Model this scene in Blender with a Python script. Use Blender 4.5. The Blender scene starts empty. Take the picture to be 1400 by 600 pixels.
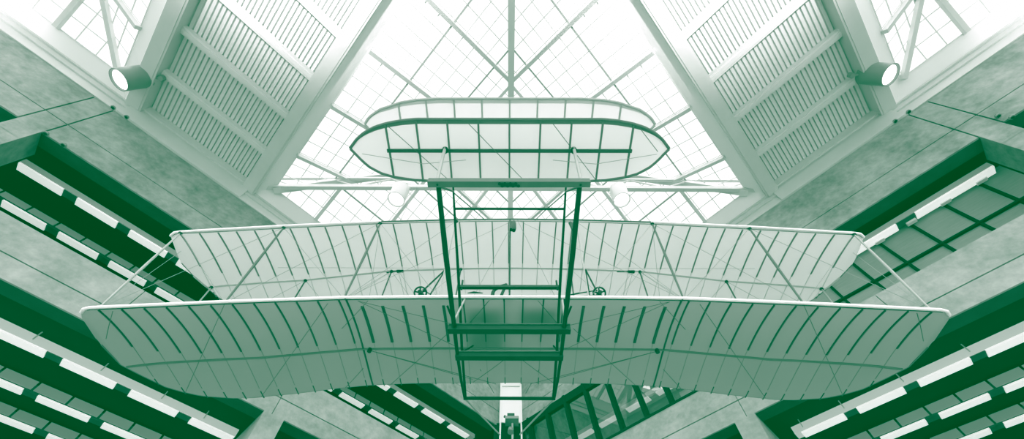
import bpy, bmesh, math, random
from mathutils import Vector, Matrix
random.seed(4)
SC = bpy.context.scene
COL = SC.collection
R2 = math.sqrt(2.0)
ZC = 1.6            # eye height; heights below are given above the eye
D = 14.0            # distance from the camera to the atrium corner

# ------------------------------------------------------------------ materials
def mat(name, col, rough=.8, metal=0.0, spec=.3, noise=0, nscale=3.0, streak=None, emit=0.0, transl=0.0, bump=0.0):
    m = bpy.data.materials.new(name); m.use_nodes = True
    nt = m.node_tree; N = nt.nodes; L = nt.links
    b = N['Principled BSDF']
    c = (col, col, col, 1) if not isinstance(col, tuple) else (*col, 1)
    b.inputs['Base Color'].default_value = c
    b.inputs['Roughness'].default_value = rough
    b.inputs['Metallic'].default_value = metal
    b.inputs['Specular IOR Level'].default_value = spec
    if emit:
        b.inputs['Emission Color'].default_value = (1, 1, 1, 1)
        b.inputs['Emission Strength'].default_value = emit
    if noise:
        tc = N.new('ShaderNodeTexCoord')
        mp = N.new('ShaderNodeMapping')
        if streak: mp.inputs['Scale'].default_value = streak
        n1 = N.new('ShaderNodeTexNoise'); n1.inputs['Scale'].default_value = nscale; n1.inputs['Detail'].default_value = 8
        n1.inputs['Roughness'].default_value = .65
        n2 = N.new('ShaderNodeTexNoise'); n2.inputs['Scale'].default_value = nscale * .22; n2.inputs['Detail'].default_value = 3
        ad = N.new('ShaderNodeMath'); ad.operation = 'ADD'
        mr = N.new('ShaderNodeMapRange')
        mr.inputs['From Min'].default_value = .65; mr.inputs['From Max'].default_value = 1.35
        mr.inputs['To Min'].default_value = 1 - noise; mr.inputs['To Max'].default_value = 1 + noise
        mx = N.new('ShaderNodeVectorMath'); mx.operation = 'SCALE'
        mx.inputs[0].default_value = c[:3]
        L.new(tc.outputs['Object'], mp.inputs['Vector'])
        L.new(mp.outputs['Vector'], n1.inputs['Vector']); L.new(tc.outputs['Object'], n2.inputs['Vector'])
        L.new(n1.outputs['Fac'], ad.inputs[0]); L.new(n2.outputs['Fac'], ad.inputs[1])
        L.new(ad.outputs[0], mr.inputs['Value']); L.new(mr.outputs[0], mx.inputs['Scale'])
        L.new(mx.outputs[0], b.inputs['Base Color'])
        if bump:
            bp = N.new('ShaderNodeBump'); bp.inputs['Strength'].default_value = bump; bp.inputs['Distance'].default_value = .02
            L.new(n1.outputs['Fac'], bp.inputs['Height']); L.new(bp.outputs[0], b.inputs['Normal'])
    if transl:
        t = N.new('ShaderNodeBsdfTranslucent'); t.inputs['Color'].default_value = c
        ms = N.new('ShaderNodeMixShader'); ms.inputs[0].default_value = transl
        L.new(b.outputs[0], ms.inputs[1]); L.new(t.outputs[0], ms.inputs[2])
        L.new(ms.outputs[0], N['Material Output'].inputs['Surface'])
    return m

def glass_mat(name, gloss, tint=1.0):
    m = bpy.data.materials.new(name); m.use_nodes = True
    nt = m.node_tree; N = nt.nodes; L = nt.links
    N.remove(N['Principled BSDF'])
    tr = N.new('ShaderNodeBsdfTransparent'); tr.inputs['Color'].default_value = (tint, tint, tint, 1)
    gl = N.new('ShaderNodeBsdfGlossy'); gl.inputs['Roughness'].default_value = .0
    ms = N.new('ShaderNodeMixShader'); ms.inputs[0].default_value = gloss
    L.new(tr.outputs[0], ms.inputs[1]); L.new(gl.outputs[0], ms.inputs[2])
    L.new(ms.outputs[0], N['Material Output'].inputs['Surface'])
    return m

M = dict(
    concrete=mat('concrete', .26, .85, noise=.5, nscale=5.0, bump=.25),
    parapet=mat('parapet_concrete', .31, .85, noise=.36, nscale=5.5, bump=.2),
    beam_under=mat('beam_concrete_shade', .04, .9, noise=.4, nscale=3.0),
    joint=mat('dark_joint', .03, .9),  # plain dark backing seen through the panel gaps
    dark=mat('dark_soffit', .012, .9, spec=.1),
    darkpanel=mat('dark_panel', .05, .6),
    steel=mat('painted_steel', .58, .6, noise=.08, nscale=1.2),
    steel_light=mat('pale_painted_steel', .66, .55, noise=.06, nscale=1.2),
    deck=mat('ribbed_metal_deck', .66, .5),
    white=mat('white_paint', .85, .6),
    heavybar=mat('glazing_bar_heavy', .35, .6), mullion=mat('glazing_bar', .72, .6),
    raft=mat('skylight_rafter', .62, .6),
    pane=glass_mat('clear_glass', .04),
    winglass=glass_mat('reflective_glass', .30, .75),
    housing=mat('lamp_housing', .40, .5, emit=.07),  # faint glow standing in for light on the housing face
    housing_bright=mat('lit_lamp_housing', .5, .5, emit=.30),  # stronger glow standing in for light on the lower rows' housing faces
    lens=mat('lamp_lens', .85, .5, emit=.55),
    lensgap=mat('lamp_gap', .08, .6),
    reflector=mat('lamp_reflector', .30, .35, metal=.0, spec=.6, emit=.06),  # slight glow standing in for light on the reflector panels
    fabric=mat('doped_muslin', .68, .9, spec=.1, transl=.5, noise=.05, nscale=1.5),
    fabric_low=mat('shaded_muslin', .28, .9, spec=.1, transl=.42, noise=.05, nscale=1.5),  # darker copy of the muslin, the lower wing's shade put into its colour
    canardcloth=mat('elevator_muslin', .78, .9, spec=.1, transl=.6),
    edge=mat('white_wing_edge', .96, .6),
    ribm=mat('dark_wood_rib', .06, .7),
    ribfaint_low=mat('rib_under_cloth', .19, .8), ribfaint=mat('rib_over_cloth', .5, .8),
    canrib=mat('elevator_rib', .13, .7), canpalerib=mat('pale_elevator_rib', .42, .7),
    ribup=mat('mid_wood_rib', .20, .7),  # mid-tone wood for the upper wing ribs
    spar=mat('spar_under_cloth', .13, .8),
    wood=mat('dark_spruce', .016, .6),
    woodmid=mat('spruce', .10, .6),
    woodpale=mat('silver_painted_spruce', .42, .5),
    wire=mat('wire', .10, .5),
    wirepale=mat('pale_wire', .30, .5),
    metal=mat('dark_metal', .02, .5),
    can=mat('lamp_can', .22, .4),
    canpale=mat('pale_lamp_can', .62, .4),
    lamp=mat('lamp_face', .9, .4, emit=1.6),
    board=mat('painted_board', .10, .6, noise=.15, nscale=8),
    blind=mat('grey_blind', .26, .7, noise=.2, nscale=2.5, streak=(1, 1, 12)),
    floor=mat('terrazzo_floor', .5, .6, noise=.15, nscale=4),
    engine=mat('engine_black', .02, .6),
)

# ------------------------------------------------------------------ mesh helpers
class MB:
    def __init__(s): s.v = []; s.f = []; s.sm = []; s.mi = []; s.cur = 0
    def add(s, vs, fs, smooth=False):
        o = len(s.v); s.v += [tuple(v) for v in vs]
        s.f += [tuple(i + o for i in f) for f in fs]; s.sm += [smooth] * len(fs); s.mi += [s.cur] * len(fs)
        return s
    def hexa(s, c8):
        return s.add(c8, [(0, 1, 3, 2), (4, 6, 7, 5), (0, 4, 5, 1), (2, 3, 7, 6), (0, 2, 6, 4), (1, 5, 7, 3)])
    def box(s, fn, a, b):
        return s.hexa([fn(x, y, z) for x in (a[0], b[0]) for y in (a[1], b[1]) for z in (a[2], b[2])])
    def bar(s, p, q, w, h, up=(0, 0, 1)):
        p = Vector(p); q = Vector(q); d = (q - p).normalized(); up = Vector(up)
        sx = d.cross(up)
        if sx.length < 1e-5: sx = d.cross(Vector((1, 0, 0)))
        sx.normalize(); sz = sx.cross(d).normalized()
        return s.hexa([e + sx * (i * w / 2) + sz * (j * h / 2) for e in (p, q) for i in (-1, 1) for j in (-1, 1)])
    def tube(s, pts, r, n=8, cap=True):
        pts = [Vector(p) for p in pts]; k = len(pts)
        rs = r if isinstance(r, (list, tuple)) else [r] * k
        rings = []
        prev = None
        for i, p in enumerate(pts):
            d = (pts[min(i + 1, k - 1)] - pts[max(i - 1, 0)]).normalized()
            a = prev if prev is not None else (Vector((0, 0, 1)) if abs(d.z) < .9 else Vector((1, 0, 0)))
            u = (a - d * a.dot(d)).normalized(); w = d.cross(u); prev = u
            rings.append([p + (u * math.cos(t) + w * math.sin(t)) * rs[i] for t in [2 * math.pi * j / n for j in range(n)]])
        vs = [v for rg in rings for v in rg]; fs = []
        for i in range(k - 1):
            for j in range(n):
                fs.append((i * n + j, i * n + (j + 1) % n, (i + 1) * n + (j + 1) % n, (i + 1) * n + j))
        s.add(vs, fs, True)
        if cap:
            s.add(rings[0], [tuple(range(n))[::-1]]); s.add(rings[-1], [tuple(range(n))])
        return s
    def lathe(s, o, ax, prof, n=24):
        o = Vector(o); ax = Vector(ax).normalized()
        a = Vector((0, 0, 1)) if abs(ax.z) < .9 else Vector((1, 0, 0))
        u = (a - ax * a.dot(ax)).normalized(); w = ax.cross(u)
        vs = []; fs = []
        for (r, h) in prof:
            for j in range(n):
                t = 2 * math.pi * j / n
                vs.append(o + ax * h + (u * math.cos(t) + w * math.sin(t)) * r)
        for i in range(len(prof) - 1):
            for j in range(n):
                fs.append((i * n + j, i * n + (j + 1) % n, (i + 1) * n + (j + 1) % n, (i + 1) * n + j))
        return s.add(vs, fs, True)
    def build(s, name, m, parent=None, kind=None, label=None):
        me = bpy.data.meshes.new(name); me.from_pydata(s.v, [], s.f); me.update()
        if any(s.mi): me.polygons.foreach_set('material_index', s.mi)
        bm = bmesh.new(); bm.from_mesh(me)
        bmesh.ops.remove_doubles(bm, verts=bm.verts, dist=1e-5)
        bmesh.ops.recalc_face_normals(bm, faces=bm.faces)
        bm.to_mesh(me); bm.free()
        if any(s.sm):
            me.shade_smooth()
            try: me.set_sharp_from_angle(angle=math.radians(40))
            except Exception: pass
        ms = m if isinstance(m, (list, tuple)) else [m]
        for x in ms: me.materials.append(M[x])
        o = bpy.data.objects.new(name, me); COL.objects.link(o)
        if parent: o.parent = parent; o.matrix_parent_inverse = parent.matrix_world.inverted()
        if kind: o['kind'] = kind
        if label: o['label'] = label
        return o

def empty(name, loc=(0, 0, 0), label=None, cat=None, group=None, kind=None):
    o = bpy.data.objects.new(name, None); COL.objects.link(o)
    o.location = loc; o.empty_display_size = .2
    o.matrix_world = Matrix.Translation(loc)
    tag(o, label, cat, group, kind); return o
def tag(o, label=None, cat=None, group=None, kind=None):
    if label: o['label'] = label
    if cat: o['category'] = cat
    if group: o['group'] = group
    if kind: o['kind'] = kind
    return o

def WL(s, d, h): return (-s / R2 - d / R2, D - s / R2 + d / R2, h + ZC)
def WR(s, d, h): return (s / R2 + d / R2, D - s / R2 + d / R2, h + ZC)
SIDES = (('left', WL), ('right', WR))

# ------------------------------------------------------------------ floor
MB().box(lambda x, y, z: (x, y, z), (-32, -30, -.2), (32, 40, 0)).build('floor', 'floor', kind='structure')

# ------------------------------------------------------------------ concrete facades
HT, HJ, HA, HPT, HPJ, HB = 13.38, 11.77, 11.03, 8.38, 7.53, 7.0
G = .016
S_END = 26.0
for side, F in SIDES:
    w = MB()
    # top band: panels between joints
    cuts = [.55, 7.9, 15.9, 16.38, 24.2, S_END]
    for a, b in zip(cuts, cuts[1:]):
        a2 = a + (G if a > 1 else 0)
        w.box(F, (a2, 0, HJ + G), (b - G, .4, HT))
        w.box(F, (a2, 0, HA), (b - G, .05, HJ - G))
    # columns beside the upper openings, parapet panels
    for a, b in ((15.9, 16.38), (24.2, 24.68)):
        w.box(F, (a + G, 0, HPT), (b - G, .75, HA))
        w.box(F, (a + G, 0, 10.42), (b - G, .02, 10.44))
    pc = [.55, 8.2, 11.95, 15.9, 16.38, 24.2, S_END]
    pp_ = MB()
    for a, b in zip(pc, pc[1:]):
        a2 = a + (G * .5 if a > 1 else 0)
        pp_.box(F, (a2, 0, HPJ + G), (b - G * .5, .28, HPT))
        pp_.box(F, (a2, 0, HB), (b - G * .5, .05, HPJ - G))
    # lower columns
    for a, b in ((7.88, 8.39), (16.0, 16.5), (24.2, 24.7), (.55, .9)):
        pp_.box(F, (a, .0, -ZC), (b, 1.75, HB))
    wl_ = w.build('wall_' + side, ['concrete'], kind='structure')
    pp_.build('parapet', 'parapet', wl_)
    j = MB()
    j.box(F, (.6, .05, HA + .02), (S_END - .1, .38, HT - .05))
    j.box(F, (.6, .05, HB + .05), (S_END - .1, .26, HPT - .05))
    jo = j.build('wall_%s_joint' % side, 'joint'); jo.parent = bpy.data.objects['wall_' + side]; jo.name = 'joint_backing'
    # lintel undersides + interior shell, deep shade put into their dark colours
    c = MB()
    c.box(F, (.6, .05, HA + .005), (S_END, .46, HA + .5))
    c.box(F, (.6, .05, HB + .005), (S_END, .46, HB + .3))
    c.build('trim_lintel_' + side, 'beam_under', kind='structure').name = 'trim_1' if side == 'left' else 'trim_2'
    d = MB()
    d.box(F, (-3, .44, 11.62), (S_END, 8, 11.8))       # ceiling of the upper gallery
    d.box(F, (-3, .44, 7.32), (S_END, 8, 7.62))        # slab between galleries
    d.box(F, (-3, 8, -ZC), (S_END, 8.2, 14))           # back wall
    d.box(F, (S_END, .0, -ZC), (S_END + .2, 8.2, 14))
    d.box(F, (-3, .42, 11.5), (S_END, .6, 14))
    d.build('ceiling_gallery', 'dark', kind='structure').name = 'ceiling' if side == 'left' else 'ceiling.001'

# white chamfered pier in the corner
p = MB()
ident = lambda x, y, z: (x, y, z)
p.box(ident, (-.40, 13.46, 11.12 + ZC), (.52, 13.9, 13.3 + ZC))
pier = p.build('wall_corner', 'white', kind='structure')
for x in (-.35, .47):
    t = MB(); t.box(ident, (x - .03, 13.38, 5 + ZC), (x + .03, 13.46, 13.3 + ZC)); t.build('corner_trim', 'white', pier)
t = MB(); t.box(ident, (-.32, 13.43, 13.06 + ZC), (.44, 13.47, 13.10 + ZC)); t.build('joint_strip', 'steel', pier)
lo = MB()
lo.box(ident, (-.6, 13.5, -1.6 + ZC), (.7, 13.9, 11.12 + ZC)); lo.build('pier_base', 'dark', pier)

# ------------------------------------------------------------------ roof edge, strips, skylights
for k, (side, F) in enumerate(SIDES):
    e = MB()
    # steel gutter beam with flanges along the wall head
    e.box(F, (.3, -.03, HT + .02), (S_END, .3, HT + .16))
    e.box(F, (.3, -.0, HT + .16), (S_END, .3, 14.1))
    e.box(F, (.3, -.05, 13.78), (S_END, .0, 13.81))
    e.box(F, (.3, -.06, 14.04), (S_END, .0, 14.10))
    e.build('trim_3' if side == 'left' else 'trim_4', 'steel', kind='structure')
    # ribbed deck strip
    st = empty('ceiling', F(14, -6, 14.2), kind='structure')
    s0, s1 = 12.5, 15.62
    dk = MB(); n = 26; pw = (s1 - s0) / n
    prof = []
    for i in range(n):
        x = s0 + i * pw
        prof += [(x, 14.46), (x + pw * .66, 14.46), (x + pw * .74, 14.53), (x + pw * .92, 14.53)]
    prof.append((s1, 14.46))
    dl = -12.1 if side == 'left' else -16
    vs = [F(a, .1, h) for a, h in prof] + [F(a, dl, h) for a, h in prof]
    m_ = len(prof)
    dk.add(vs, [(i, i + 1, m_ + i + 1, m_ + i) for i in range(m_ - 1)])
    dk.build('metal_deck', 'deck', st)
    for a, b, hz, hb in ((12.1, 12.5, 14.0, 14.7), (15.62, 16.02, 14.0, 14.7)):
        q = MB(); q.box(F, (a, .0, hz), (b, dl, hb))
        q.box(F, (a + .05, -.0, hz - .02), (b - .05, dl, hz))
        q.build('edge_beam', 'steel', st)
    q = MB(); q.box(F, (12.3, -.06, HT + .03), (15.85, .28, 14.15)); q.build('fascia_beam', 'steel', st)
    q = MB(); q.box(F, (12.4, -.12, 14.15), (15.7, .28, 14.46)); q.build('fascia_ledge', 'steel', st)
    for d in (-1.43, -2.9, -4.37, -5.84, -7.31, -8.78, -10.25, -11.72):
        q = MB(); q.box(F, (12.5, d - .11, 14.26), (15.62, d + .11, 14.46))
        q.box(F, (12.5, d - .05, 14.235), (15.62, d + .05, 14.26))
        q.build('cross_beam', 'steel_light', st)

TN = math.tan(math.radians(31.5)); E0 = .45; H0 = 14.45
def skylight(F, sa, da, name, nn):
    """square pyramid; local u,v in 0..12.3 from the corner (s=sa, d=da), d running into the atrium"""
    B = 12.2
    win = empty(name, F(sa + B / 2, da - B / 2, H0), kind='structure')
    def P(u, v, dist, off=0): return F(sa + u, da - v, H0 + TN * (dist - E0) + off)
    def face(i, a, dist, off=0):          # face i, a along the eave, dist from the eave line
        u, v = [(a, dist), (dist, a), (a, B - dist), (B - dist, a)][i]
        return P(u, v, dist, off)
    mid = B / 2
    for i in range(4):
        MB().add([face(i, E0, E0), face(i, B - E0, E0), face(i, mid, mid)], [(0, 1, 2)]).build('glass_pane', 'pane', win)
        g = MB()
        k = 0; dd = E0
        step = .41
        while dd < mid - .1:
            heavy = k % 4 == 3
            w = .045 if heavy else .022
            g.cur = 1 if heavy else 0
            g.bar(face(i, dd, dd, -.03), face(i, B - dd, dd, -.03), w, w)
            dd += step; k += 1
        a = step * 1.5; g.cur = 0
        while a < B:
            top = min(a, B - a)
            if top > E0 + .1: g.bar(face(i, a, E0, -.03), face(i, a, top, -.03), .02, .02)
            a += .51
        g.build('glazing_bars', ['mullion', 'heavybar'], win)
        for a in (2.05, 4.1, 6.1, 8.15, 10.2):
            top = min(a, B - a)
            q = MB(); q.bar(face(i, a, E0, -.12), face(i, a, top, -.12), .11, .16); q.build('rafter', 'raft', win)
        q = MB(); q.bar(face(i, 4.1, 4.1, -.14), face(i, B - 4.1, 4.1, -.14), .09, .12); q.build('purlin', 'raft', win)
        # hip from the corner to the apex
        q = MB(); q.bar(face(i, E0, E0, -.15) if i in (0, 1) else face(i, B - E0, E0, -.15), face(i, mid, mid, -.15), .2 - .07 * nn, .22 - .08 * nn)
        if i == 1: q = MB().bar(P(B - E0, E0, E0, -.15), P(mid, mid, mid, -.15), .2 - .07 * nn, .22 - .08 * nn)
        if i == 2: q = MB().bar(P(E0, B - E0, E0, -.15), P(mid, mid, mid, -.15), .2 - .07 * nn, .22 - .08 * nn)
        q.build('hip_rafter', 'raft', win)
        # white sloping curb below the glass
        c = MB(); c.add([face(i, 0, 0.02, -.08), face(i, B, 0.02, -.08), face(i, B - E0, E0, 0), face(i, E0, E0, 0)], [(0, 1, 2, 3)])
        c.build('curb', 'white', win)
    return win
skylight(WL, 0, 0, 'window_1', 0)
skylight(WL, 16.05, 0, 'window_2', 1)
skylight(WR, 16.05, 0, 'window_3', 1)

# diagonal tie truss across the central skylight
tr = empty('roof_truss', (0, 5.3, 14.6 + ZC), 'pale steel lattice truss spanning level across the central skylight', 'truss')
yb = 5.3
MB().bar((-8.5, yb, 14.42 + ZC), (8.5, yb, 14.42 + ZC), .12, .24).build('bottom_chord', 'steel', tr)
MB().bar((-8.6, yb, 15.24 + ZC), (8.6, yb, 15.24 + ZC), .09, .12).build('top_chord', 'raft', tr)
n = 16
for i in range(n):
    xa = -8.4 + 16.8 * i / n; xb = -8.4 + 16.8 * (i + 1) / n
    za, zb = (14.5, 15.2) if i % 2 else (15.2, 14.5)
    MB().tube([(xa, yb, za + ZC), (xb, yb, zb + ZC)], .028, 6).build('web_bar', 'mullion', tr)

# ------------------------------------------------------------------ windows in the right facade
w4 = empty('window_4', WR(12, 1.3, 9.5), kind='structure')
MB().box(WR, (6.5, 1.32, HPT - .2), (16.2, 1.36, 11.2)).build('blind_panel', 'blind', w4)
q = MB()
for i in range(12):
    s = 15.62 - .79 * i
    q.box(WR, (s - .028, 1.26, HPT - .2), (s + .028, 1.33, 11.05))
q.box(WR, (6.5, 1.24, 9.83), (16.2, 1.33, 9.89))
q.build('window_frame', 'dark', w4)
for i in range(0, 7):
    s = 15.62 - .79 * i
    MB().box(WR, (s - .10, 1.1, 10.86), (s + .12, 1.2, 10.93)).build('clip', 'white', w4)

w5 = empty('window_5', WR(4, .3, 9.5), kind='structure')
def tilt(h): return .44 - (h - HPT) * .17
def WT(s, d, h): return WR(s, d + tilt(h), h)
MB().add([WT(.8, 0, HPT), WT(7.4, 0, HPT), WT(7.4, 0, 11.05), WT(.8, 0, 11.05)], [(0, 1, 2, 3)]).build('glass_pane', 'winglass', w5)
q = MB()
for s in (6.49, 5.61, 4.72, 3.82, 2.92, 2.02, 1.12):
    q.box(WT, (s - .05, -.14, HPT), (s + .05, .05, 11.05))
    q.box(WT, (s - .09, -.02, HPT), (s + .09, .05, 11.05))
q.box(WT, (.8, -.1, 10.75), (7.4, .1, 11.05))
q.box(WR, (.7, -.03, HPT), (7.5, .5, HPT + .07))
q.build('window_frame', 'dark', w5)

# ------------------------------------------------------------------ strip lights in the galleries
def light_row(F, label, s_hi, s_lo, d, h, face, per, lens, refl=False, dl=.26, hang=None):
    o = empty('strip_light', F((s_hi + s_lo) / 2, d, h), label, 'light', 'strip lights under the gallery ceilings')
    MB().box(F, (s_lo, d, h + .02), (s_hi, d + dl, h + face)).build('housing', 'lensgap' if refl else ('housing_bright' if hang else 'housing'), o)
    s = s_hi
    while s > s_lo + .3:
        b = max(s - lens, s_lo)
        MB().box(F, (b, d + .01, h - .03), (s - .01, d + dl - .01, h + .03)).build('lens', 'lens', o)
        if s - per > s_lo:
            MB().box(F, (s - per, d + .02, h), (b, d + dl - .02, h + .025)).build('gap_plate', 'lensgap', o)
        s -= per
    if refl:
        s = s_hi + .12; p2 = per / 2
        while s > s_lo + .3:
            q = MB()
            q.hexa([F(a, dd + (.05 if a < s - .1 else 0) * 0 - .02, hh) for a in (s, s - p2 + .05) for dd in (d - .04, d - .02) for hh in (h + .02, h + face + .06)])
            q.build('reflector', 'reflector', o)
            s -= p2
    if hang:
        for s in hang: MB().tube([F(s, d - .02, h + .1), F(s, d - .02, h + .34)], .012, 6).build('hanger', 'steel', o)
    return o
light_row(WL, 'long strip light nearest the opening edge in the upper left gallery', 16.05, .9, 1.05, 10.85, .2, 1.265, .96)
light_row(WL, 'deeper strip light row just above the upper left gallery parapet', 17.4, .9, 2.5, 10.85, .16, 1.262, .97, True)
light_row(WL, 'broad strip light nearest the edge in the lower left gallery', 17.75, 8.45, 1.5, 6.98, .24, 1.37, 1.07, hang=(12.9, 11.6, 10.3, 9.3))
light_row(WL, 'second strip light row deeper in the lower left gallery', 16.52, 8.45, 3.25, 6.98, .2, 1.38, 1.1, True)
light_row(WL, 'third strip light row deepest in the lower left gallery', 16.0, 8.45, 4.75, 6.98, .2, 1.38, 1.1, True)
light_row(WR, 'long strip light along the window tops in the upper right gallery', 15.95, 7.0, .93, 10.93, .2, 2.2, 1.75)
light_row(WR, 'strip light seen through the tilted glass of the right gallery', 6.6, .9, 1.6, 10.6, .2, 1.265, .96)
light_row(WR, 'deeper strip light row behind the tilted glass of the right gallery', 6.6, .9, 2.9, 10.6, .2, 1.265, .96)
light_row(WR, 'broad strip light nearest the edge in the lower right gallery', 17.72, 8.75, 1.5, 6.98, .24, 1.3, 1.02, hang=(12.6, 11.3, 10.0, 9.0))
light_row(WR, 'second strip light row deeper in the lower right gallery', 16.46, 8.45, 3.1, 6.98, .2, 1.3, 1.02, True)
light_row(WR, 'third strip light row deepest in the lower right gallery', 16.2, 8.45, 4.6, 6.98, .2, 1.3, 1.02, True)

# ------------------------------------------------------------------ spotlights
def spot(loc, turn, r, ln, label, body, arm):
    """turn = (towards the viewer, sideways, down) mix of the lamp axis"""
    loc = Vector(loc); tcam = (Vector((0, 0, ZC)) - loc).normalized()
    side = (Vector((1, 0, 0)) - tcam * tcam.x).normalized(); dn = tcam.cross(side)
    if dn.y < 0: dn = -dn
    ax = (tcam * turn[0] + side * turn[1] + dn * turn[2]).normalized()
    o = empty('spotlight', loc, label, 'spotlight', 'round can spotlights in the roof')
    MB().lathe(loc, ax, [(.0, -ln * .5), (r * .92, -ln * .5), (r, -ln * .46), (r, ln * .5), (r * .93, ln * .5), (r * .90, ln * .4), (.0, ln * .38)], 32).build('lamp_can', body, o)
    MB().lathe(loc, ax, [(0, ln * .40), (r * .86, ln * .40), (r * .86, ln * .43), (0, ln * .43)], 32).build('lamp_glass', 'lamp', o)
    b = MB(); b.tube([loc - ax * ln * .3, arm], .04, 8); b.tube([Vector(arm) - Vector((0, 0, .06)), Vector(arm) + Vector((0, 0, .1))], .07, 10)
    b.build('bracket', body, o)
    return o
spot((-10.57, 2.0, 13.78 + ZC), (.62, -.78, .12), .28, .85, 'dark can spotlight at the outer corner of the left deck strip', 'can', (-10.0, 2.05, 14.1 + ZC))
spot((10.22, 1.83, 13.92 + ZC), (.62, .78, .05), .28, .82, 'dark can spotlight at the outer corner of the right deck strip', 'can', (9.7, 1.9, 14.15 + ZC))
spot((-3.62, 5.25, 13.7 + ZC), (.80, -.28, .50), .27, .70, 'pale can spotlight hanging from the truss left of the biplane nose', 'canpale', (-3.35, 5.3, 14.35 + ZC))
spot((3.55, 5.25, 13.75 + ZC), (.80, .22, .50), .27, .70, 'pale can spotlight hanging from the truss right of the biplane nose', 'canpale', (3.3, 5.3, 14.4 + ZC))

# ------------------------------------------------------------------ small fixings
cam_o = empty('security_camera', (.07, 13.1, 11.05 + ZC), 'small dark camera on a grey bracket under the white corner pier', 'camera')
q = MB(); q.box(ident, (-.08, 12.95, 11.02 + ZC), (.20, 13.3, 11.16 + ZC)); q.tube([(-.1, 13.05, 11.04 + ZC), (-.2, 13.0, 11.04 + ZC)], .05, 10); q.build('camera_body', 'metal', cam_o)
q = MB(); q.box(ident, (-.16, 12.9, 10.86 + ZC), (.36, 13.37, 10.98 + ZC)); q.build('bracket', 'blind', cam_o)
q = MB(); q.tube([(0.12, 13.2, 10.86 + ZC), (.12, 13.2, 9.4 + ZC)], .04, 8); q.build('conduit', 'steel', cam_o)
q = MB(); q.lathe((.05, 13.1, 10.45 + ZC), (0, -.3, -1), [(0, -.12), (.09, -.12), (.12, .12), (0, .12)]); q.build('camera_dome', 'blind', cam_o)

def clamp(p, label):
    x, y, z = p
    o = empty('beam_clamp', p, label, 'clamp', 'small steel clamps on the concrete')
    MB().tube([(x, y, z - .04), (x, y, z + .05)], .035, 10).build('stud', 'metal', o)
    MB().lathe(p, (0, 0, 1), [(0, -.02), (.06, -.02), (.06, .02), (0, .02)], 6).build('washer', 'can', o)
for side, F in SIDES:
    clamp(F(15.95, -.05, 13.42), 'dark clamp stud on the %s wall under the outer edge beam, outer of two' % side)
    clamp(F(15.6, -.05, 13.42), 'dark clamp stud on the %s wall under the outer edge beam, inner of two' % side)
clamp(WL(15.82, -.05, 11.0), 'dark clamp stud at the left gallery opening corner, outer of two')
clamp(WL(15.45, -.05, 11.0), 'dark clamp stud at the left gallery opening corner, inner of two')
clamp(WR(16.45, -.05, 11.25), 'dark clamp stud on the far right column, upper of two')
clamp(WR(16.5, -.05, 10.95), 'dark clamp stud on the far right column, lower of two')
for i, dd in enumerate((.25, .5)):
    o = MB().tube([WL(16.0, dd, 8.5), WL(16.0, dd, 10.75)], .035, 8).build('conduit', 'steel')
    tag(o, 'thin pale conduit up the %s of the upper left opening jamb' % ('outer side' if i == 0 else 'inner side'), 'pipe', 'conduits on the left jamb')

# ------------------------------------------------------------------ the biplane
plane = empty('biplane', (0, 4.4, 6.2 + ZC), 'early cloth-winged biplane hanging under the skylight, elevator towards the viewer', 'airplane')
def it(tab, x):
    if x <= tab[0][0]: return tab[0][1]
    for (a, b), (c, d) in zip(tab, tab[1:]):
        if x <= c: return b + (d - b) * (x - a) / (c - a)
    return tab[-1][1]
PIT = .06
class Wing:
    def __init__(s, y0, ztab, le, te, sh, cam, xm):
        s.y0, s.zt, s.le, s.te, s.sh, s.cam, s.xm = y0, ztab, le, te, sh, cam, xm
    def pt(s, x, c, off=0.0):
        a = abs(x); yl = it(s.le, a); yt = it(s.te, a); y = yl + (yt - yl) * c
        ch = yt - yl
        # reflexed camber: high at 35 % of the chord, flat behind the rear spar
        k = s.cam * ch * (3.2 * c * max(0.0, 1 - c) ** 1.6)
        sag = -.006 * math.cos(2 * math.pi * (a - .14) / .305) * 0
        z = it(s.zt, a) + PIT * (y - s.y0) + k + sag + off
        return Vector((x + s.sh, y, z + ZC))
LOW = Wing(3.57, [(0, 5.29), (1.29, 5.29), (2.52, 5.265), (4.2, 5.15), (5.23, 5.06), (6.5, 4.95)],
           [(0, 3.57), (6.03, 3.57), (6.12, 3.59), (6.19, 3.65), (6.235, 3.74), (6.29, 4.15)],
           [(0, 5.46), (1.8, 5.48), (2.6, 5.52), (3.1, 5.56), (3.9, 5.65), (4.6, 5.70), (4.92, 5.68), (5.39, 5.58), (5.63, 5.46), (5.86, 5.30), (6.10, 4.97), (6.26, 4.72), (6.285, 4.4), (6.29, 4.25)],
           .06, .075, 6.289)
UPP = Wing(3.374, [(0, 7.58), (1.13, 7.55), (2.49, 7.46), (4.18, 7.27), (5.8, 7.04), (6.5, 6.95)],
           [(0, 3.374), (5.93, 3.374), (6.05, 3.39), (6.12, 3.45), (6.16, 3.55), (6.20, 3.95)],
           [(0, 5.26), (1.8, 5.28), (2.6, 5.32), (3.1, 5.36), (3.9, 5.45), (4.6, 5.45), (5.2, 5.35), (5.55, 5.2), (5.75, 5.02), (5.93, 4.8), (6.07, 4.45), (6.15, 4.25), (6.20, 4.0)],
           .11, .055, 6.199)
def csp(x, W):
    a = abs(x); ys = W.y0 + it([(0, 1.11), (2.5, 1.11), (4.2, 1.22), (6.2, 1.20)], a)
    yl = it(W.le, a); yt = it(W.te, a)
    return min(.97, (ys - yl) / max(.05, yt - yl))
XR = [.14 + .305 * i for i in range(20)]
XS = [1.11, 2.5, 4.2, 5.92]
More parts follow.
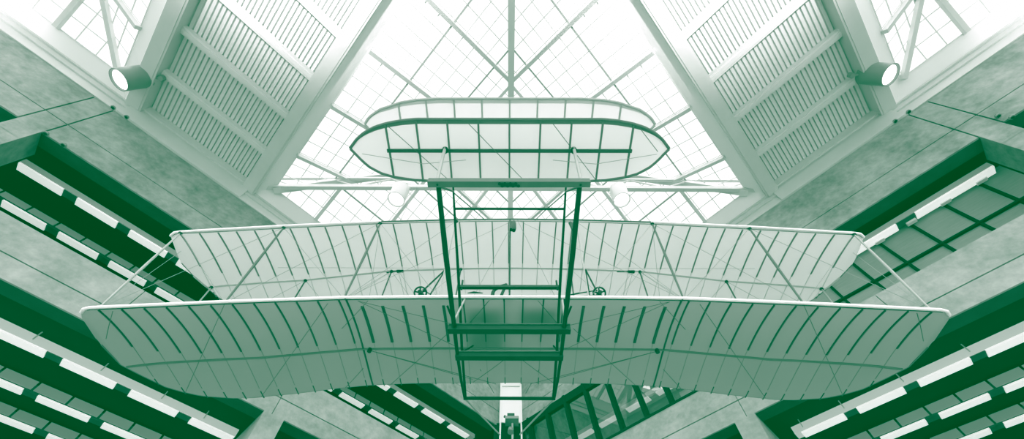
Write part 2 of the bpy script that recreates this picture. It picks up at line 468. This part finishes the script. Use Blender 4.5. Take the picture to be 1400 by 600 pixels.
def build_wing(W, name, thick_in, ribmat, uplabel):
    xs = sorted(set([round(-W.xm + 2 * W.xm * i / 120, 4) for i in range(121)] + [s * v for s in (-1, 1) for v in (6.03, 6.12, 6.19, 6.235, 6.26, 6.28) if v < W.xm]))
    cs = [0, .02, .05, .1, .16, .23, .3, .38, .46, .55, .64, .72, .8, .88, .95, 1]
    g = MB(); nx = len(xs); nc = len(cs)
    top = [W.pt(x, c, .012 + .03 * (1 - c) * min(1, c * 12)) for x in xs for c in cs]
    bot = [W.pt(x, c, -.004) for x in xs for c in cs]
    idx = lambda i, j: i * nc + j
    fs = []
    for i in range(nx - 1):
        for j in range(nc - 1):
            fs.append((idx(i, j), idx(i + 1, j), idx(i + 1, j + 1), idx(i, j + 1)))
    g.add(bot, fs, True)
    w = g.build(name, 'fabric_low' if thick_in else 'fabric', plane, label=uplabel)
    # leading edge and tip bow
    e = MB()
    lexs = [x for x in xs if abs(x) <= W.xm - .075]
    pts = [W.pt(x, 0, 0) for x in lexs]
    if thick_in:
        e.tube(pts, .024, 8)
        e.build('leading_edge', 'edge', w, label='white rounded leading edge')
    else:
        for part in (-1, 1):
            e = MB(); e.tube([W.pt(x, 0, 0) for x in lexs if x * part > 2.45], .024, 8)
            e.build('leading_edge', 'edge', w, label='white rounded leading edge')
        e = MB(); e.tube([W.pt(x, 0, 0) for x in lexs if abs(x) < 2.5], .014, 8); e.build('leading_edge', 'woodmid', w, label='slim bare middle of the leading edge')
    e = MB(); e.tube([W.pt(x, .021, -.012) for x in lexs if abs(x) < 6.1], .008, 5); e.build('edge_shadow_line', ribmat, w)  # dark tube standing in for the shadow line under the leading edge
    e = MB()
    for sg in (-1, 1):
        tx = [x for x in xs if x * sg > 5.0]
        if sg > 0: tx = tx[::-1]
        e.tube([W.pt(x, 1, 0) for x in tx], .011, 6)
    e.tube([W.pt(x, 1, 0) for x in xs if abs(x) <= 5.05], .006, 5)
    e.build('trailing_edge', 'spar', w)
    e = MB()
    cs2 = lambda x: csp(x, W)
    pp = [W.pt(x, cs2(x), -.010) for x in xs if abs(x) <= (6.22 if thick_in else 6.12)]
    e.tube(pp, .020 if thick_in else .016, 6); e.build('rear_spar', 'spar' if thick_in else 'ribfaint', w)
    for sg in (-1, 1):
        for k, x in enumerate(XR):
            ww = (.042 if thick_in and .9 < x < 2.45 else .020)
            r = MB()
            c0 = .10 if (thick_in and .9 < x < 2.45) else .03
            ce = .50 if thick_in else .52
            pts = [W.pt(sg * x, c0 + (ce - c0) * i / 8, -.016) for i in range(9)]
            for i in range(8): r.bar(pts[i], pts[i + 1] + (pts[i + 1] - pts[i]) * .04, ww, .02)
            yl = it(W.le, x); yt = it(W.te, x)
            if yt - yl > .8:
                c1 = 1 + .028 / (yt - yl)
                r.cur = 1
                pts = [W.pt(sg * x, ce + (.9 - ce) * i / 4, -.005) for i in range(5)]
                for i in range(4): r.bar(pts[i], pts[i + 1], .010, .006)
                r.cur = 0
                r.bar(W.pt(sg * x, .93, -.006), W.pt(sg * x, c1, -.006), .014, .014)
            r.build('rib', [ribmat, 'ribfaint_low' if thick_in else 'ribfaint'], w)
        if thick_in:
            r = MB()
            pts = [W.pt(sg * 2.47, i / 10, -.014) for i in range(11)]
            for i in range(10): r.bar(pts[i], pts[i + 1], .022, .02)
            r.build('joint_rib', ribmat, w)
    return w
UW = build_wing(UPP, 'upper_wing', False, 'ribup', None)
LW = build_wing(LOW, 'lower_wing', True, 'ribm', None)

# struts and bracing wires
lown = {}; uppn = {}
for sg in (-1, 1):
    for i, x in enumerate(XS):
        lf = LOW.pt(sg * x, .012, -.01); uf = UPP.pt(sg * x, .012, -.02)
        lr = LOW.pt(sg * x, csp(x, LOW), 0); ur = UPP.pt(sg * x, csp(x, UPP), -.02)
        lown[(sg, i)] = (lf, lr); uppn[(sg, i)] = (uf, ur)
        m1 = ['woodpale', 'woodmid', 'woodmid', 'woodpale'][i]
        md = lf.lerp(uf, .5)
        MB().tube([lf, md, uf], [.013, .021, .013] if i else [.009, .014, .009], 8).build('front_strut', m1, plane)
        MB().tube([lr, ur], .014, 8).build('rear_strut', 'woodmid' if i < 3 else 'woodpale', plane)
        for nd, e_ in ((uf, 1), (ur, 1)):
            MB().lathe(nd, (0, 0, 1), [(0, -.035), (.03, -.03), (.034, .0), (.02, .03), (0, .03)], 10).build('strut_socket', 'metal', plane)
for sg in (-1, 1):
    for i in range(3):
        for a, b in ((lown[(sg, i)][0], uppn[(sg, i + 1)][0]), (uppn[(sg, i)][0], lown[(sg, i + 1)][0]),
                     (lown[(sg, i)][1], uppn[(sg, i + 1)][1]), (uppn[(sg, i)][1], lown[(sg, i + 1)][1])):
            MB().tube([a, b], .0035, 4).build('bracing_wire', 'wirepale', plane)
    MB().tube([lown[(sg, 1)][0], uppn[(sg, 1)][1]], .0035, 4).build('bracing_wire', 'wirepale', plane)
    MB().tube([uppn[(sg, 1)][0], lown[(sg, 1)][1]], .0035, 4).build('bracing_wire', 'wirepale', plane)
    MB().tube([LOW.pt(sg * 5.92, .02, 0), UPP.pt(sg * 6.1, .35, -.02)], .0035, 4).build('bracing_wire', 'wirepale', plane)
    # wires under the lower wing, from the edge outwards to the trailing edge
    for xa, ca, xb, cb in ((4.2, .02, 5.6, .98), (2.75, .05, 4.42, .98), (2.15, .03, 2.7, .33), (2.55, .78, 2.95, .99), (.95, .35, 2.15, .99), (.06, .66, .70, .98), (5.75, .04, 6.18, .45), (.36, .03, .70, .30)):
        a = LOW.pt(sg * xa, ca, -.03); b = LOW.pt(sg * xb, cb, -.03)
        MB().tube([a, a.lerp(b, .5) - Vector((0, 0, .01)), b], .005, 5).build('drift_wire', 'wire', plane)
MB().tube([UPP.pt(-4.6, .42, -.05), UPP.pt(4.6, .42, -.05)], .0035, 4).build('warp_cable', 'wirepale', plane)
for sg in (-1, 1):
    MB().tube([uppn[(sg, 0)][0] * .02 + UPP.pt(0, .0, -.02) * .98, lown[(sg, 0)][1]], .0035, 4).build('bracing_wire', 'wirepale', plane)
    MB().tube([UPP.pt(0, .0, -.02), lown[(sg, 1)][0]], .0035, 4).build('bracing_wire', 'wirepale', plane)

# landing skids, rails and crossbars
SKO = [(1.551, 4.36), (2.349, 4.377), (3.399, 4.457), (3.998, 4.49), (4.6, 4.60), (5.212, 4.791)]
SKI = [(1.943, 5.306), (2.424, 5.207), (3.036, 5.12), (3.666, 4.97), (4.203, 4.82), (5.152, 4.75)]
def along(tab, y, x): return Vector((x, y, it(tab, y) + ZC))
for sg in (-1, 1):
    MB().tube([(sg * .72, y, z + ZC) for y, z in SKO], [.026, .032, .030, .024, .022, .022], 8).build('landing_skid', 'wood', plane)
    MB().tube([(sg * .70, y, z + ZC) for y, z in SKI], [.012, .016, .02, .02, .02, .02], 8).build('outrigger_rail', 'wood', plane)
    a = LOW.pt(sg * .72, .02, -.01); b = along(SKO, 3.4, sg * .72)
    MB().tube([a, b], .014, 8).build('skid_strut', 'woodpale', plane)
    MB().tube([along(SKO, 3.45, sg * .72), LOW.pt(sg * .66, .30, -.02)], .014, 8).build('skid_strut', 'wood', plane)
    MB().tube([along(SKO, 4.0, sg * .72), LOW.pt(sg * .66, .55, -.02)], .014, 8).build('skid_strut', 'wood', plane)
    MB().tube([along(SKO, 3.4, sg * .72), along(SKO, 3.4, sg * .72) + Vector((sg * .07, -.22, .05))], .014, 6).build('skid_peg', 'wood', plane)
    MB().tube([(sg * .72, 1.60, 4.39 + ZC), (sg * .70, 1.99, 5.29 + ZC)], .012, 6).build('nose_brace', 'wood', plane)
    MB().tube([(sg * .70, 2.0, 5.28 + ZC), (sg * .5, 2.5, 5.9 + ZC), (sg * .46, 3.36, 7.5 + ZC)], .007, 6).build('stay', 'wood', plane)
    MB().tube([(sg * .72, 5.212, 4.791 + ZC), (sg * .22, 7.6, 5.95 + ZC)], .016, 8).build('tail_boom', 'woodpale', plane)
    MB().tube([(sg * .5, 5.1, 5.35 + ZC), (sg * .35, 7.0, 6.6 + ZC)], .006, 6).build('tail_wire', 'wire', plane)
def cross(y, tab, x, w, h, m, dz=0, name='crossbar'):
    p = along(tab, y, 0); p.z += dz
    return MB().bar((-x, y, p.z), (x, y, p.z), w, h).build(name, m, plane)
nb = MB().bar((-.82, 1.55, 4.36 + ZC), (.82, 1.55, 4.36 + ZC), .06, .10).build('nose_board', 'board', plane)
pl = MB(); zb_ = 4.308 + ZC
pl.box(lambda x, y, z: (x, y, z), (-.085, 1.533, zb_ - .006), (.085, 1.567, zb_ + .004))
for i in range(8):
    xx = -.095 + .19 * i / 7
    pl.lathe((xx, 1.55 + (.012 if i % 2 else -.010), zb_), (0, 0, 1), [(0, -.008), (.017, -.007), (.017, .003), (0, .004)], 10)
pl.build('nameplate', 'metal', nb, label='small dark ornate plate')
for sg in (-1, 1):
    MB().lathe((sg * .72, 1.55, zb_), (0, 0, 1), [(0, -.008), (.012, -.006), (.012, .004), (0, .004)], 10).build('bolt', 'metal', nb)
cross(2.2, SKI, .70, .024, .024, 'wood')
cross(3.26, SKI, .71, .045, .05, 'wood')
cross(3.52, SKO, .80, .08, .10, 'wood', -.01, 'axle_bar')
cross(4.02, SKO, .745, .08, .09, 'wood', -.01, 'axle_bar')
cross(5.2, SKO, .74, .04, .04, 'wood', 0, 'tail_bar')
for yy, tabx, dz in ((3.47, .80, .045), (3.97, .745, .04)):
    p = along(SKO, yy, 0)
    MB().bar((-tabx, yy, p.z + dz), (tabx, yy, p.z + dz), .016, .010).build('axle_edge', 'woodmid', plane)

# forward elevator: two lens-shaped surfaces
def elevator(zc, out_f, out_b, xm, frame, ribmat, xr, sparx, nm, lab):
    xs = [-xm + 2 * xm * i / 80 for i in range(81)]
    P = lambda x, c, off=0: Vector((x, it(out_f, abs(x)) + (it(out_b, abs(x)) - it(out_f, abs(x))) * c, zc + ZC + off))
    g = MB(); cs = [0, .25, .5, .75, 1]
    g.add([P(x, c) for x in xs for c in cs], [(i * 5 + j, i * 5 + 5 + j, i * 5 + 6 + j, i * 5 + j + 1) for i in range(80) for j in range(4)], True)
    el = g.build(nm, 'canardcloth', plane, label=lab)
    f = MB(); f.tube([P(x, 0) for x in xs], .016, 8); f.tube([P(x, 1) for x in xs], .016, 8); f.build('edge_frame', frame, el)
    f = MB()
    f.add([P(x, c, -.004) for x in xs for c in (.0, .07)], [(i * 2, i * 2 + 2, i * 2 + 3, i * 2 + 1) for i in range(80)])
    f.build('edge_binding', 'spar' if frame != 'canpalerib' else 'steel_light', el)
    for x in xr:
        MB().bar(P(x, .02, -.014), P(x * 1.0, .98, -.014), .020, .022).build('rib', ribmat, el)
    if sparx: MB().bar(P(-sparx, .47, -.035), P(sparx, .47, -.035), .035, .03).build('spar', 'ribm', el)
    return el
XE = [.172 + .345 * i for i in range(4)]; XE = [0] + [.345 * i for i in range(1, 5)]
XE = sorted(set([-x for x in XE] + XE))
elevator(5.18, [(0, 1.135), (1.035, 1.135), (1.2, 1.15), (1.365, 1.178), (1.5, 1.215), (1.627, 1.27), (1.73, 1.34), (1.81, 1.42), (1.835, 1.446)],
         [(0, 1.835), (.86, 1.825), (1.15, 1.81), (1.383, 1.775), (1.53, 1.73), (1.664, 1.65), (1.75, 1.555), (1.81, 1.475), (1.835, 1.448)], 1.834, 'canrib', 'canrib', XE, 1.40, 'elevator', 'lower elevator surface with dark frame and spar')
elevator(5.93, [(0, 1.066), (.883, 1.066), (1.15, 1.08), (1.34, 1.107), (1.627, 1.189), (1.75, 1.26), (1.839, 1.333), (1.85, 1.36)],
         [(0, 1.80), (.86, 1.79), (1.15, 1.77), (1.383, 1.73), (1.53, 1.68), (1.664, 1.58), (1.75, 1.48), (1.81, 1.41), (1.85, 1.365)], 1.849, 'canpalerib', 'canpalerib', XE, 0, 'elevator', 'upper elevator surface with pale frame')
for sg in (-1, 1):
    MB().tube([(sg * .735, 1.43, 5.15 + ZC), (sg * .735, 1.54, 4.42 + ZC)], .019, 8).build('elevator_strut', 'woodpale', plane)
    MB().lathe((sg * .735, 1.45, 5.13 + ZC), (0, 0, 1), [(0, -.03), (.035, -.03), (.035, .03), (0, .03)], 10).build('strut_socket', 'wood', plane)
    for x in (.5, 1.2): MB().tube([(sg * x, 1.46, 5.18 + ZC), (sg * x, 1.43, 5.93 + ZC)], .012, 8).build('elevator_post', 'woodpale', plane)
    MB().tube([(sg * 1.7, 1.5, 5.16 + ZC), (sg * 1.0, 1.6, 5.12 + ZC), (sg * .5, 1.55, 5.1 + ZC)], .003, 4).build('elevator_wire', 'wirepale', plane)

for xa, ya, xb, yb_ in ((-1.35, 1.19, -.72, 1.79), (-.45, 1.17, .17, 1.79), (.48, 1.17, 1.03, 1.79), (1.45, 1.22, 1.69, 1.46)):
    MB().tube([(xa, ya, 5.13 + ZC), (xb, yb_, 5.12 + ZC)], .004, 5).build('elevator_wire', 'wire', plane)
# chain drive, propeller shaft stays, engine, cradle
for sg in (-1, 1):
    c = Vector((sg * 1.55, 4.15, 6.27 + ZC))
    sp = MB()
    n = 28
    ring = [c + Vector((math.cos(t), -.62 * math.sin(t), .78 * math.sin(t))) * .105 for t in [2 * math.pi * i / n for i in range(n + 1)]]
    sp.tube(ring, .016, 6, False)
    for i in range(5):
        t = 2 * math.pi * i / 5 + .4
        sp.tube([c, c + Vector((math.cos(t), -.62 * math.sin(t), .78 * math.sin(t))) * .1], .014, 6)
    sp.lathe(c, (0, .78, .62), [(0, -.06), (.04, -.06), (.04, .3), (0, .3)], 12)
    sp.build('sprocket', 'metal', plane)
    ur = UPP.pt(sg * 1.42, csp(1.4, UPP), -.02)
    st = MB(); st.tube([ur, c + Vector((-sg * .04, 0, .08))], .016, 8); st.tube([ur, c + Vector((-sg * .18, .0, -.05))], .014, 8)
    st.tube([c + Vector((0, .02, -.06)), c + Vector((-sg * .16, .02, -.07))], .018, 8)
    st.build('shaft_bracket', 'metal', plane)
    MB().tube([c + Vector((-sg * .02, 0, .09)), c + Vector((-sg * .45, 0, -.03))] if sg > 0 else [c + Vector((.02, 0, .09)), c + Vector((.16, 0, -.03))], .010, 6).build('chain_tube', 'metal', plane)
    if sg > 0:
        MB().tube([c + Vector((-.02, 0, -.07)), c + Vector((-.48, 0, -.10)), c + Vector((-.8, 0, -.2))], .014, 6).build('chain_tube', 'metal', plane)
        MB().tube([c + Vector((-.35, 0, -.0)), c + Vector((-.62, 0, -.10)), c + Vector((-.9, 0, -.13))], .014, 6).build('chain_tube', 'metal', plane)
    # warp pulleys on the upper rear spar
    a = UPP.pt(sg * 2.36, csp(2.4, UPP), -.03)
    pu = MB(); pu.lathe(a, (0, 1, 0), [(0, -.02), (.04, -.02), (.04, .02), (0, .02)], 12); pu.tube([a, a + Vector((-sg * .1, 0, 0))], .03, 8)
    pu.tube([a, a + Vector((-sg * .32, 0, 0))] if sg > 0 else [a, a + Vector((-.2, -.05, -.14))], .012, 6)
    pu.build('pulley', 'metal', plane)
    for xx in (1.0, 1.6): MB().tube([a, LOW.pt(sg * xx, csp(xx, LOW), -.02)], .0035, 4).build('warp_cable', 'wirepale', plane)
    # cables under the lower wing
    b = LOW.pt(sg * 2.36, csp(2.4, LOW), -.05)
    MB().lathe(b, (0, 0, 1), [(0, -.03), (.035, -.03), (.035, .04), (0, .04)], 10).build('cable_guide', 'metal', plane)
    for q_ in (LOW.pt(sg * .7, .93, -.05), LOW.pt(sg * .3, .99, -.05)):
        MB().tube([b, q_], .005, 5).build('warp_cable', 'wire', plane)
    for ca in (.32, .6):
        MB().tube([LOW.pt(sg * 2.3, .03, -.03), LOW.pt(sg * .75, ca, -.06)], .004, 5).build('warp_cable', 'wire', plane)
# centre: post, tank, engine, cradle
MB().tube([UPP.pt(-.11, .0, 0), LOW.pt(-.06, .02, 0)], .013, 8).build('centre_post', 'wood', plane)
tk = MB(); c = Vector((0.03, 3.34, 7.20 + ZC)); tk.box(lambda x, y, z: (c.x + x, c.y + y, c.z + z), (-.035, -.03, -.15), (.035, .03, .15)); tk.lathe(c + Vector((.035, 0, 0)), (0, 0, 1), [(0, -.18), (.035, -.17), (.045, -.1), (.045, .1), (.035, .17), (0, .18)], 14); tk.build('radiator_tank', 'engine', plane)
MB().tube([(1.09, 3.34, 7.34 + ZC), (1.14, 3.36, 6.95 + ZC)], .035, 8).build('fuel_tank', 'engine', plane)
en = MB()
en.box(ident, (-.67, 3.78, 5.46 + ZC), (-.10, 4.7, 5.58 + ZC))
for i in range(4): en.lathe((-.6 + .14 * i, 4.1, 5.60 + ZC), (0, 0, 1), [(0, 0), (.05, 0), (.05, .12), (0, .12)], 10)
en.build('engine', 'engine', plane)
MB().tube([(-.28, 3.9, 5.72 + ZC), (-.275, 3.9, 5.90 + ZC), (-.25, 3.9, 5.99 + ZC), (-.19, 3.9, 6.06 + ZC), (-.08, 3.9, 6.12 + ZC)], .030, 8).build('exhaust_pipe', 'engine', plane)
MB().tube([(-.15, 3.9, 5.75 + ZC), (-.10, 3.9, 5.98 + ZC), (-.06, 3.9, 6.15 + ZC)], .026, 8).build('exhaust_pipe', 'engine', plane)
MB().tube([(-.66, 3.75, 5.66 + ZC), (-.56, 3.75, 5.68 + ZC), (-.42, 3.75, 5.66 + ZC)], [.006, .018, .006], 8).build('control_lever', 'engine', plane)
cr = MB(); cr.box(ident, (.16, 3.78, 5.45 + ZC), (.74, 4.25, 5.50 + ZC)); cr.build('pilot_cradle', 'engine', plane)
for sg in (-1, 1):
    p = along(SKI, 3.26, sg * .66); MB().tube([p - Vector((0, 0, .06)), p + Vector((0, -.02, .14))], .014, 8).build('bar_peg', 'wood', plane)
# hang the aircraft from the roof
for sg in (-1, 1):
    for x in (2.5,):
        MB().tube([UPP.pt(sg * x, .3, .02), (sg * 3.2, 5.3, 14.4 + ZC)], .006, 5).build('suspension_cable', 'wirepale', plane)

# ------------------------------------------------------------------ camera
f = 591.633; cy = 446.44; pitch = math.radians(52.048); cx = 697.0
ROLL = math.radians(.30)
cam = bpy.data.cameras.new('camera'); co = bpy.data.objects.new('camera', cam); COL.objects.link(co)
cam.sensor_width = 36; cam.sensor_fit = 'HORIZONTAL'; cam.lens = f / 1400 * 36
cam.shift_x = -(cx - 700) / 1400; cam.shift_y = (cy - 300) / 1400
cam.clip_start = .05; cam.clip_end = 300
base = Matrix.Translation((0, 0, ZC)) @ Matrix.Rotation(math.pi / 2 + pitch, 4, 'X')
co.matrix_world = base @ Matrix.Rotation(ROLL, 4, 'Z')
SC.camera = co
# the aircraft hangs with a slight bank relative to the building
axis = Vector((0, math.cos(pitch), math.sin(pitch)))
Tc = Matrix.Translation((0, 0, ZC))
rollM = Tc @ Matrix.Rotation(-ROLL, 4, axis) @ Tc.inverted()
pc = Vector((0, 4.4, 6.2 + ZC))
bank = Matrix.Translation(pc) @ Matrix.Rotation(math.radians(.25), 4, 'Y') @ Matrix.Translation(-pc)
plane.matrix_world = rollM @ bank @ plane.matrix_world

# ------------------------------------------------------------------ light
WH, WZ = .75, 1.16
wd = bpy.data.worlds.new('sky'); SC.world = wd; wd.use_nodes = True
bg = wd.node_tree.nodes['Background']; bg.inputs[0].default_value = (1, 1, 1, 1)
tc = wd.node_tree.nodes.new('ShaderNodeTexCoord'); sx = wd.node_tree.nodes.new('ShaderNodeSeparateXYZ'); mr = wd.node_tree.nodes.new('ShaderNodeMapRange')
wd.node_tree.links.new(tc.outputs['Generated'], sx.inputs[0]); wd.node_tree.links.new(sx.outputs['Z'], mr.inputs['Value'])
mr.inputs['From Min'].default_value = .15; mr.inputs['From Max'].default_value = .8; mr.inputs['To Min'].default_value = WH; mr.inputs['To Max'].default_value = WZ
wd.node_tree.links.new(mr.outputs[0], bg.inputs[1])
sun = bpy.data.lights.new('daylight', 'SUN'); sun.energy = 5.2; sun.angle = math.radians(110)
so = bpy.data.objects.new('daylight', sun); COL.objects.link(so)
so.location = (0, -8, 30); so.rotation_euler = Vector((0, .62, -.8)).to_track_quat('-Z', 'Y').to_euler()
def added_roof_wash(loc, aim, e, size, blend, rad=.5):
    l = bpy.data.lights.new('added_roof_wash', 'SPOT'); l.energy = e; l.spot_size = math.radians(size); l.spot_blend = blend; l.shadow_soft_size = rad
    o = bpy.data.objects.new('added_roof_wash', l); COL.objects.link(o); o.location = loc
    o.rotation_euler = (Vector(aim) - Vector(loc)).to_track_quat('-Z', 'Y').to_euler()
for sg in (-1, 1):  # added lamps behind the camera, only to bleach the upper roof white
    added_roof_wash((sg * 5, -9, 1.0), (sg * 5, -3.2, 15.7), 42000, 36, 1.0)
    added_roof_wash((sg * 9, -9, 1.0), (sg * 17, -2.6, 14.6), 42000, 40, 1.0)

# ------------------------------------------------------------------ tone: green duotone print
vs = SC.view_settings; vs.view_transform = 'Standard'; vs.look = 'None'
SC.display_settings.display_device = 'sRGB'
lin = lambda v: (v / 12.92 if v <= .04045 else ((v + .055) / 1.055) ** 2.4)
DUO = [(0, 0, 68, 24), (.1, 0, 84, 44), (.2, 8, 100, 66), (.3, 50, 119, 90), (.4, 90, 135, 114), (.5, 120, 153, 136), (.6, 147, 173, 159), (.7, 175, 192, 182), (.8, 202, 214, 206), (.9, 230, 237, 232), (1, 255, 255, 255)]
vs.use_curve_mapping = True
cm = vs.curve_mapping
cm.clip_min_x = 0; cm.clip_max_x = 1; cm.clip_min_y = 0; cm.clip_max_y = 1; cm.use_clip = True
cm.extend = 'HORIZONTAL'
import bisect
def duo(g, ch):
    for a, b in zip(DUO, DUO[1:]):
        if g <= b[0]: return a[ch] + (b[ch] - a[ch]) * (g - a[0]) / (b[0] - a[0])
    return DUO[-1][ch]
GS = [0, .05, .1, .15, .2, .25, .3, .35, .4, .45, .5, .55, .6, .65, .7, .75, .8, .85, .9, .95, 1]
for ch in range(3):
    cu = cm.curves[ch]
    pts = [(lin(g), lin(duo(g, ch + 1) / 255)) for g in GS]
    cu.points[0].location = pts[0]; cu.points[1].location = pts[-1]
    for p_ in pts[1:-1]: cu.points.new(*p_)
    for p_ in cu.points: p_.handle_type = 'VECTOR'
cm.update()
SC.cycles.use_denoising = True
SC.cycles.max_bounces = 8; SC.cycles.diffuse_bounces = 4; SC.cycles.transparent_max_bounces = 12
